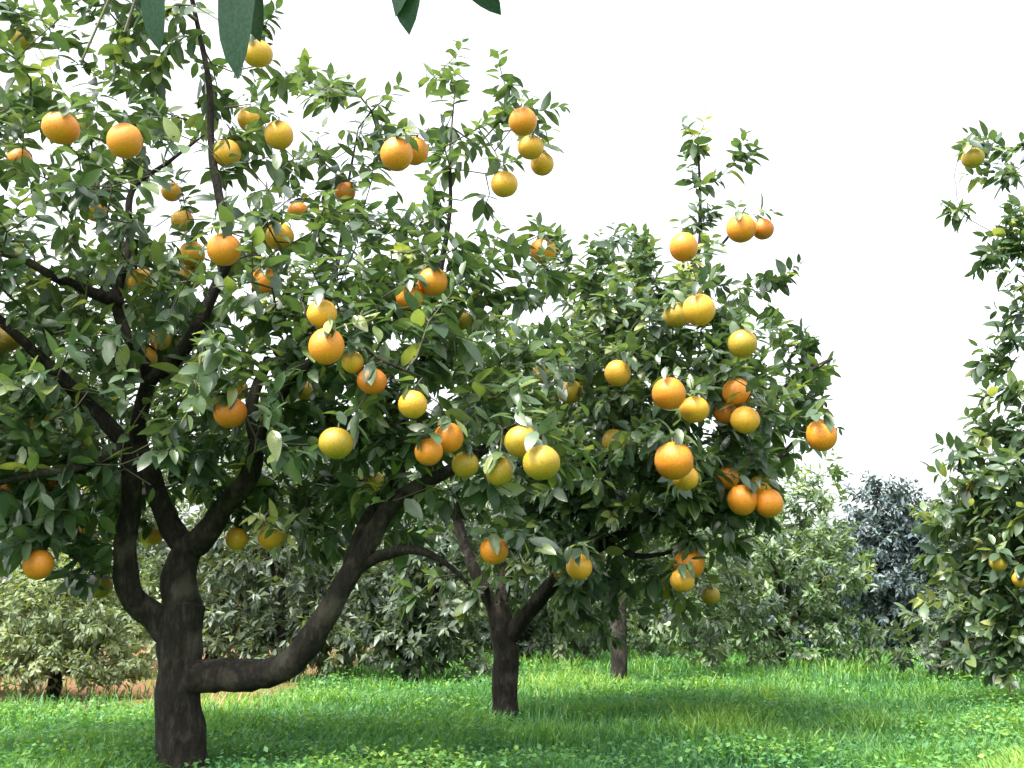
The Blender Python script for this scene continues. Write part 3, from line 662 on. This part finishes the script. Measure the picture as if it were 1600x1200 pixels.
FRR = [(1520, 247, 36, 'g', 'greenish fruit high in the tall tree at the grove gap', 4.6), (1596, 905, 28, 'y', 'small yellow fruit low in the tall tree at the grove gap', 4.8), (1510, 765, 26, 'g', 'dull yellow fruit in the flank of the tall tree at the grove gap', 5.05), (1560, 880, 26, 'g', 'dull greenish fruit inside the tall tree at the grove gap', 4.6)]
frr = fruit_spec(FRR, 4, 5, 0.09)
simple_tree('orange_tree', 1720, 5.2, 'tall dark citrus tree with an upright crown, facing the round tree across the gap',
    [(1720, 300, 5.2, .5, .5), (1570, 265, 5.1, .22, .7), (1555, 350, 5.1, .2, .75), (1590, 410, 5.1, .15, .8), (1585, 490, 5.1, .14, 1.1), (1590, 560, 5.1, .14, 1.1), (1560, 620, 5.1, .1, 1.2), (1600, 520, 5.1, .15, .8), (1600, 450, 5.2, .12, .7), (1720, 550, 5.2, .45, .6), (1595, 600, 5.0, .12), (1640, 760, 5.0, .45), (1540, 800, 5.1, .28), (1620, 920, 5.0, .35), (1530, 930, 5.1, .25), (1750, 800, 5.0, .5, .7), (1530, 215, 5.1, .08, 2), (1500, 330, 5.1, .07, 2), (1530, 400, 5.1, .09, 1.6), (1500, 690, 5.1, .10, 1.2), (1490, 860, 5.2, .2), (1500, 740, 5.2, .14, 1), (1480, 800, 5.2, .15), (1570, 690, 5.1, .25), (1530, 990, 5.1, .2), (1600, 1000, 5.0, .25), (1460, 950, 5.2, .16), (1540, 560, 5.1, .08, 1.5)],
    260, .07, M_leaf, (10, 16), (0.06, 0.10), 200, frr, None, True, 'oranges on the tall tree')

# ================================================================== trees further back
BG = 'orchard trees standing in the rows behind'
simple_tree('orange_tree', 965, 6.7, 'orange tree with a thin dark trunk, directly behind the round crown',
    [(960, 780, 7.0, .55), (1080, 820, 7.0, .45), (850, 820, 7.1, .45), (960, 600, 7.1, .5), (1100, 950, 7.1, .22), (880, 930, 7.1, .22), (1030, 950, 6.9, .2), (1100, 1000, 7.3, .22), (900, 1000, 7.4, .2), (1160, 930, 7.2, .3)], 120, .058, M_far, (10, 15), (.07, .11), group=BG, fork_h=.62)
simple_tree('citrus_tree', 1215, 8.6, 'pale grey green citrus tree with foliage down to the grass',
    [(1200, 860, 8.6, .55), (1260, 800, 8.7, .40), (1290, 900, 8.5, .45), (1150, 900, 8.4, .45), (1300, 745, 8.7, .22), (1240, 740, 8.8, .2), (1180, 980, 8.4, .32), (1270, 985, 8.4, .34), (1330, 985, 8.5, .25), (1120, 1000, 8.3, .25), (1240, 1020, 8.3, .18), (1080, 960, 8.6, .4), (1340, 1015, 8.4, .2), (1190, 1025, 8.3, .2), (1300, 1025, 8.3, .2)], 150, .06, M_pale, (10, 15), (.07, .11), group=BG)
simple_tree('evergreen_tree', 1390, 13.0, 'bluish dark evergreen tree showing in the gap between crowns',
    [(1390, 900, 13, .9), (1370, 800, 13, .5), (1420, 810, 13, .5), (1385, 772, 13, .25), (1440, 900, 13, .6), (1345, 900, 13, .5), (1400, 980, 13, .6), (1430, 830, 13, .4)], 110, .12, M_blue, (12, 18), (.09, .14), group=BG, spread=.25)
simple_tree('citrus_tree', 1470, 7.4, 'dark low citrus tree under the tall tree, branches to the grass',
    [(1510, 900, 7.4, .35), (1570, 880, 7.4, .5), (1450, 985, 7.5, .2), (1500, 980, 7.2, .35), (1600, 960, 7.2, .4), (1510, 820, 7.5, .3), (1410, 1010, 7.4, .18), (1680, 900, 7.3, .6), (1450, 1020, 7.3, .2), (1540, 1020, 7.2, .25), (1380, 1020, 7.4, .2)], 140, .06, M_far, (10, 15), (.07, .11), group=BG)
simple_tree('olive_bush', 90, 6.0, 'pale olive green bush beside the forked trunk, over bare soil',
    [(60, 960, 6.0, .42), (170, 980, 6.0, .36), (-80, 960, 6.0, .5), (110, 900, 6.2, .35), (30, 1040, 5.8, .25), (150, 1045, 5.9, .2), (225, 1020, 6.1, .22), (-20, 860, 6.2, .35), (80, 1030, 5.8, .28), (200, 1050, 6.0, .18), (100, 980, 5.8, .3), (0, 1000, 5.8, .3), (240, 960, 6.2, .2)], 300, .04, M_olive, (10, 16), (.045, .075), group=None, spread=.14)
for bx, Y, lab, bl, m in [
    (440, 7.6, 'dark citrus tree seen under the sweeping limb', [(420, 860, 7.6, .5), (500, 900, 7.6, .4), (340, 880, 7.7, .4), (440, 740, 7.7, .55), (400, 960, 7.5, .25), (500, 980, 7.5, .25), (330, 970, 7.6, .25)], M_far),
    (640, 7.2, 'dark citrus tree with low skirts, left of the straight trunk', [(640, 880, 7.2, .5), (700, 840, 7.3, .4), (580, 930, 7.1, .35), (680, 960, 7.1, .3), (620, 740, 7.3, .5), (620, 1000, 7.2, .22), (730, 960, 7.2, .22)], M_far),
    (120, 8.6, 'leafy citrus tree rising behind the pale olive bush', [(120, 760, 8.6, .8), (0, 700, 8.6, .8), (220, 800, 8.6, .6), (100, 560, 8.7, .7), (-150, 720, 8.6, .9), (250, 650, 8.8, .5)], M_far),
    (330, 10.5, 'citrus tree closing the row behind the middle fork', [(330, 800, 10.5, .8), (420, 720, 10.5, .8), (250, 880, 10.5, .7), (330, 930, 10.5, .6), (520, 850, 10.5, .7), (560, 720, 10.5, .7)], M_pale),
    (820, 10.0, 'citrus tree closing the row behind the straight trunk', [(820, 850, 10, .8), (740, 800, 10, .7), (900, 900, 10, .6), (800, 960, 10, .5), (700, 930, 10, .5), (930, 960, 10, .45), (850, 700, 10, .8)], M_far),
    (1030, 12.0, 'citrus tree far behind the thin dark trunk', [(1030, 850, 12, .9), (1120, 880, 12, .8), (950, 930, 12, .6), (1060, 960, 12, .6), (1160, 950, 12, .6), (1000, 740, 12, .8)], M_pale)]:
    simple_tree('citrus_tree', bx, Y, lab, bl + [(bx + k_ * 560 / Y, 1005 + 8 * (j_ % 2), Y - .1, .32) for j_, k_ in enumerate((-1.2, -.6, 0, .6, 1.2))], 75 if Y > 8 else 120, .07, m, (10, 16), (.08, .12), group=BG, spread=.2)
# low hedge row that closes the orchard
hl = ['far orchard tree beyond the soil strip', 'far orchard tree behind the dark low skirts', 'far orchard tree behind the pale grey green crown', 'far orchard tree past the bluish evergreen', 'far orchard tree beyond the tall dark crown', 'far orchard tree at the end of the left row', 'far orchard tree in the middle of the end row', 'far orchard tree at the outer end of the right row']
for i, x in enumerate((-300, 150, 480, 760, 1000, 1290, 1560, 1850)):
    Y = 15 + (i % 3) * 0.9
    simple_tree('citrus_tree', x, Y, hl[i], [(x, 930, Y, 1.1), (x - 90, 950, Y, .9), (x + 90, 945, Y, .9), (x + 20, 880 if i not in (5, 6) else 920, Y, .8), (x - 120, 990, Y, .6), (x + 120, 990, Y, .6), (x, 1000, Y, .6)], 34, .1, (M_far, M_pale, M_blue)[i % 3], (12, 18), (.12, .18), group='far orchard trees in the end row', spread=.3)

# ------------------------------------------------------------------ grass
def build_grass():
    n = 300000
    u = rng.uniform(size=n); Y0, Y1 = 1.6, 13.0
    Y = 1 / (1 / Y0 * (1 - u) + 1 / Y1 * u)                     # denser near
    X = rng.uniform(-1, 1, n) * (0.62 * Y + 1.0)
    wob = np.array([noise.noise(Vector((float(a) * 1.1, float(b) * 1.1, 3))) for a, b in zip(X[::1], Y[::1])])
    wob2 = np.array([noise.noise(Vector((float(a) * 3.1, float(b) * 4.5, 9))) for a, b in zip(X, Y)])
    soil = (np.minimum(Y - 4.9, -X - 1.2) + 0.4 * wob) > 0.1
    keep = ~(soil & (rng.uniform(size=n) > 0.10))
    X, Y, wob, wob2 = X[keep], Y[keep], wob[keep], wob2[keep]; n = len(X)
    Z = ground_z(X, Y) - 0.004
    H = (0.05 + 0.05 * wob + 0.055 * wob2 + 0.035 * rng.uniform(size=n)).clip(0.02, 0.16) * (0.8 + 0.05 * Y)
    W = rng.uniform(0.003, 0.007, n) * (0.7 + 0.16 * Y)
    a = rng.uniform(0, 2 * math.pi, n); lean = rng.uniform(0.2, 0.9, n) * H
    dx, dy = np.cos(a), np.sin(a); b = a + rng.uniform(0.8, 2.2, n); lx, ly = np.cos(b) * lean, np.sin(b) * lean
    P = np.stack([X, Y, Z], 1); side = np.stack([dx, dy, np.zeros(n)], 1) * W[:, None] / 2
    mid = P + np.stack([lx * 0.3, ly * 0.3, H * 0.6], 1); top = P + np.stack([lx, ly, H], 1)
    V = np.stack([P - side, P + side, mid - side * .8, mid + side * .8, top], 1).reshape(-1, 3)
    o = np.arange(n)[:, None] * 5
    rnd = np.clip(0.45 + 0.55 * wob + 0.40 * wob2 + rng.normal(size=n) * 0.16, 0, 1)
    me = np_mesh('grass', V, o + np.array([[2, 3, 4]]), o + np.array([[0, 1, 3, 2]]), rnd=np.concatenate([rnd, rnd]))
    tag(link('grass', me, None, M_grass), 'lush bright green grass covering the orchard floor', 'grass', kind='stuff')
build_grass()

def build_weeds():
    n = 80000
    u = rng.uniform(size=n); Y = 1 / (1 / 2.2 * (1 - u) + 1 / 11.0 * u); X = rng.uniform(-1, 1, n) * (0.60 * Y + 0.6)
    w = np.array([noise.noise(Vector((float(a) * 1.5, float(b) * 2.2, 21))) for a, b in zip(X, Y)])
    w2 = np.array([noise.noise(Vector((float(a) * 5, float(b) * 7, 31))) for a, b in zip(X, Y)])
    k = (w + 0.6 * w2 + rng.normal(size=n) * 0.15 > 0.02) & ~(np.minimum(Y - 4.9, -X - 1.2) > 0.1)
    X, Y, w, w2 = X[k], Y[k], w[k], w2[k]; n = len(X)
    H = (0.05 + 0.06 * np.clip(w + w2, 0, 1) + 0.04 * rng.uniform(size=n)) * (0.8 + 0.05 * Y)
    P = np.stack([X, Y, ground_z(X, Y) + H * rng.uniform(0.5, 1, n)], 1)
    D = np.stack([rng.normal(size=n), rng.normal(size=n), rng.normal(size=n) * 0.35 + 0.1], 1)
    N = np.stack([rng.normal(size=n) * .5, rng.normal(size=n) * .5, np.ones(n)], 1)
    L = rng.uniform(0.010, 0.023, n) * (0.75 + 0.09 * Y)
    rnd = np.clip(0.42 + 0.6 * w + rng.normal(size=n) * 0.17, 0, 1)
    me = leaves_mesh('clover', P, D, N, L, rnd, False, width=0.7)
    tag(link('clover', me, None, M_grass), 'patches of broad leaved clover growing through the orchard grass', 'clover', kind='stuff')
build_weeds()
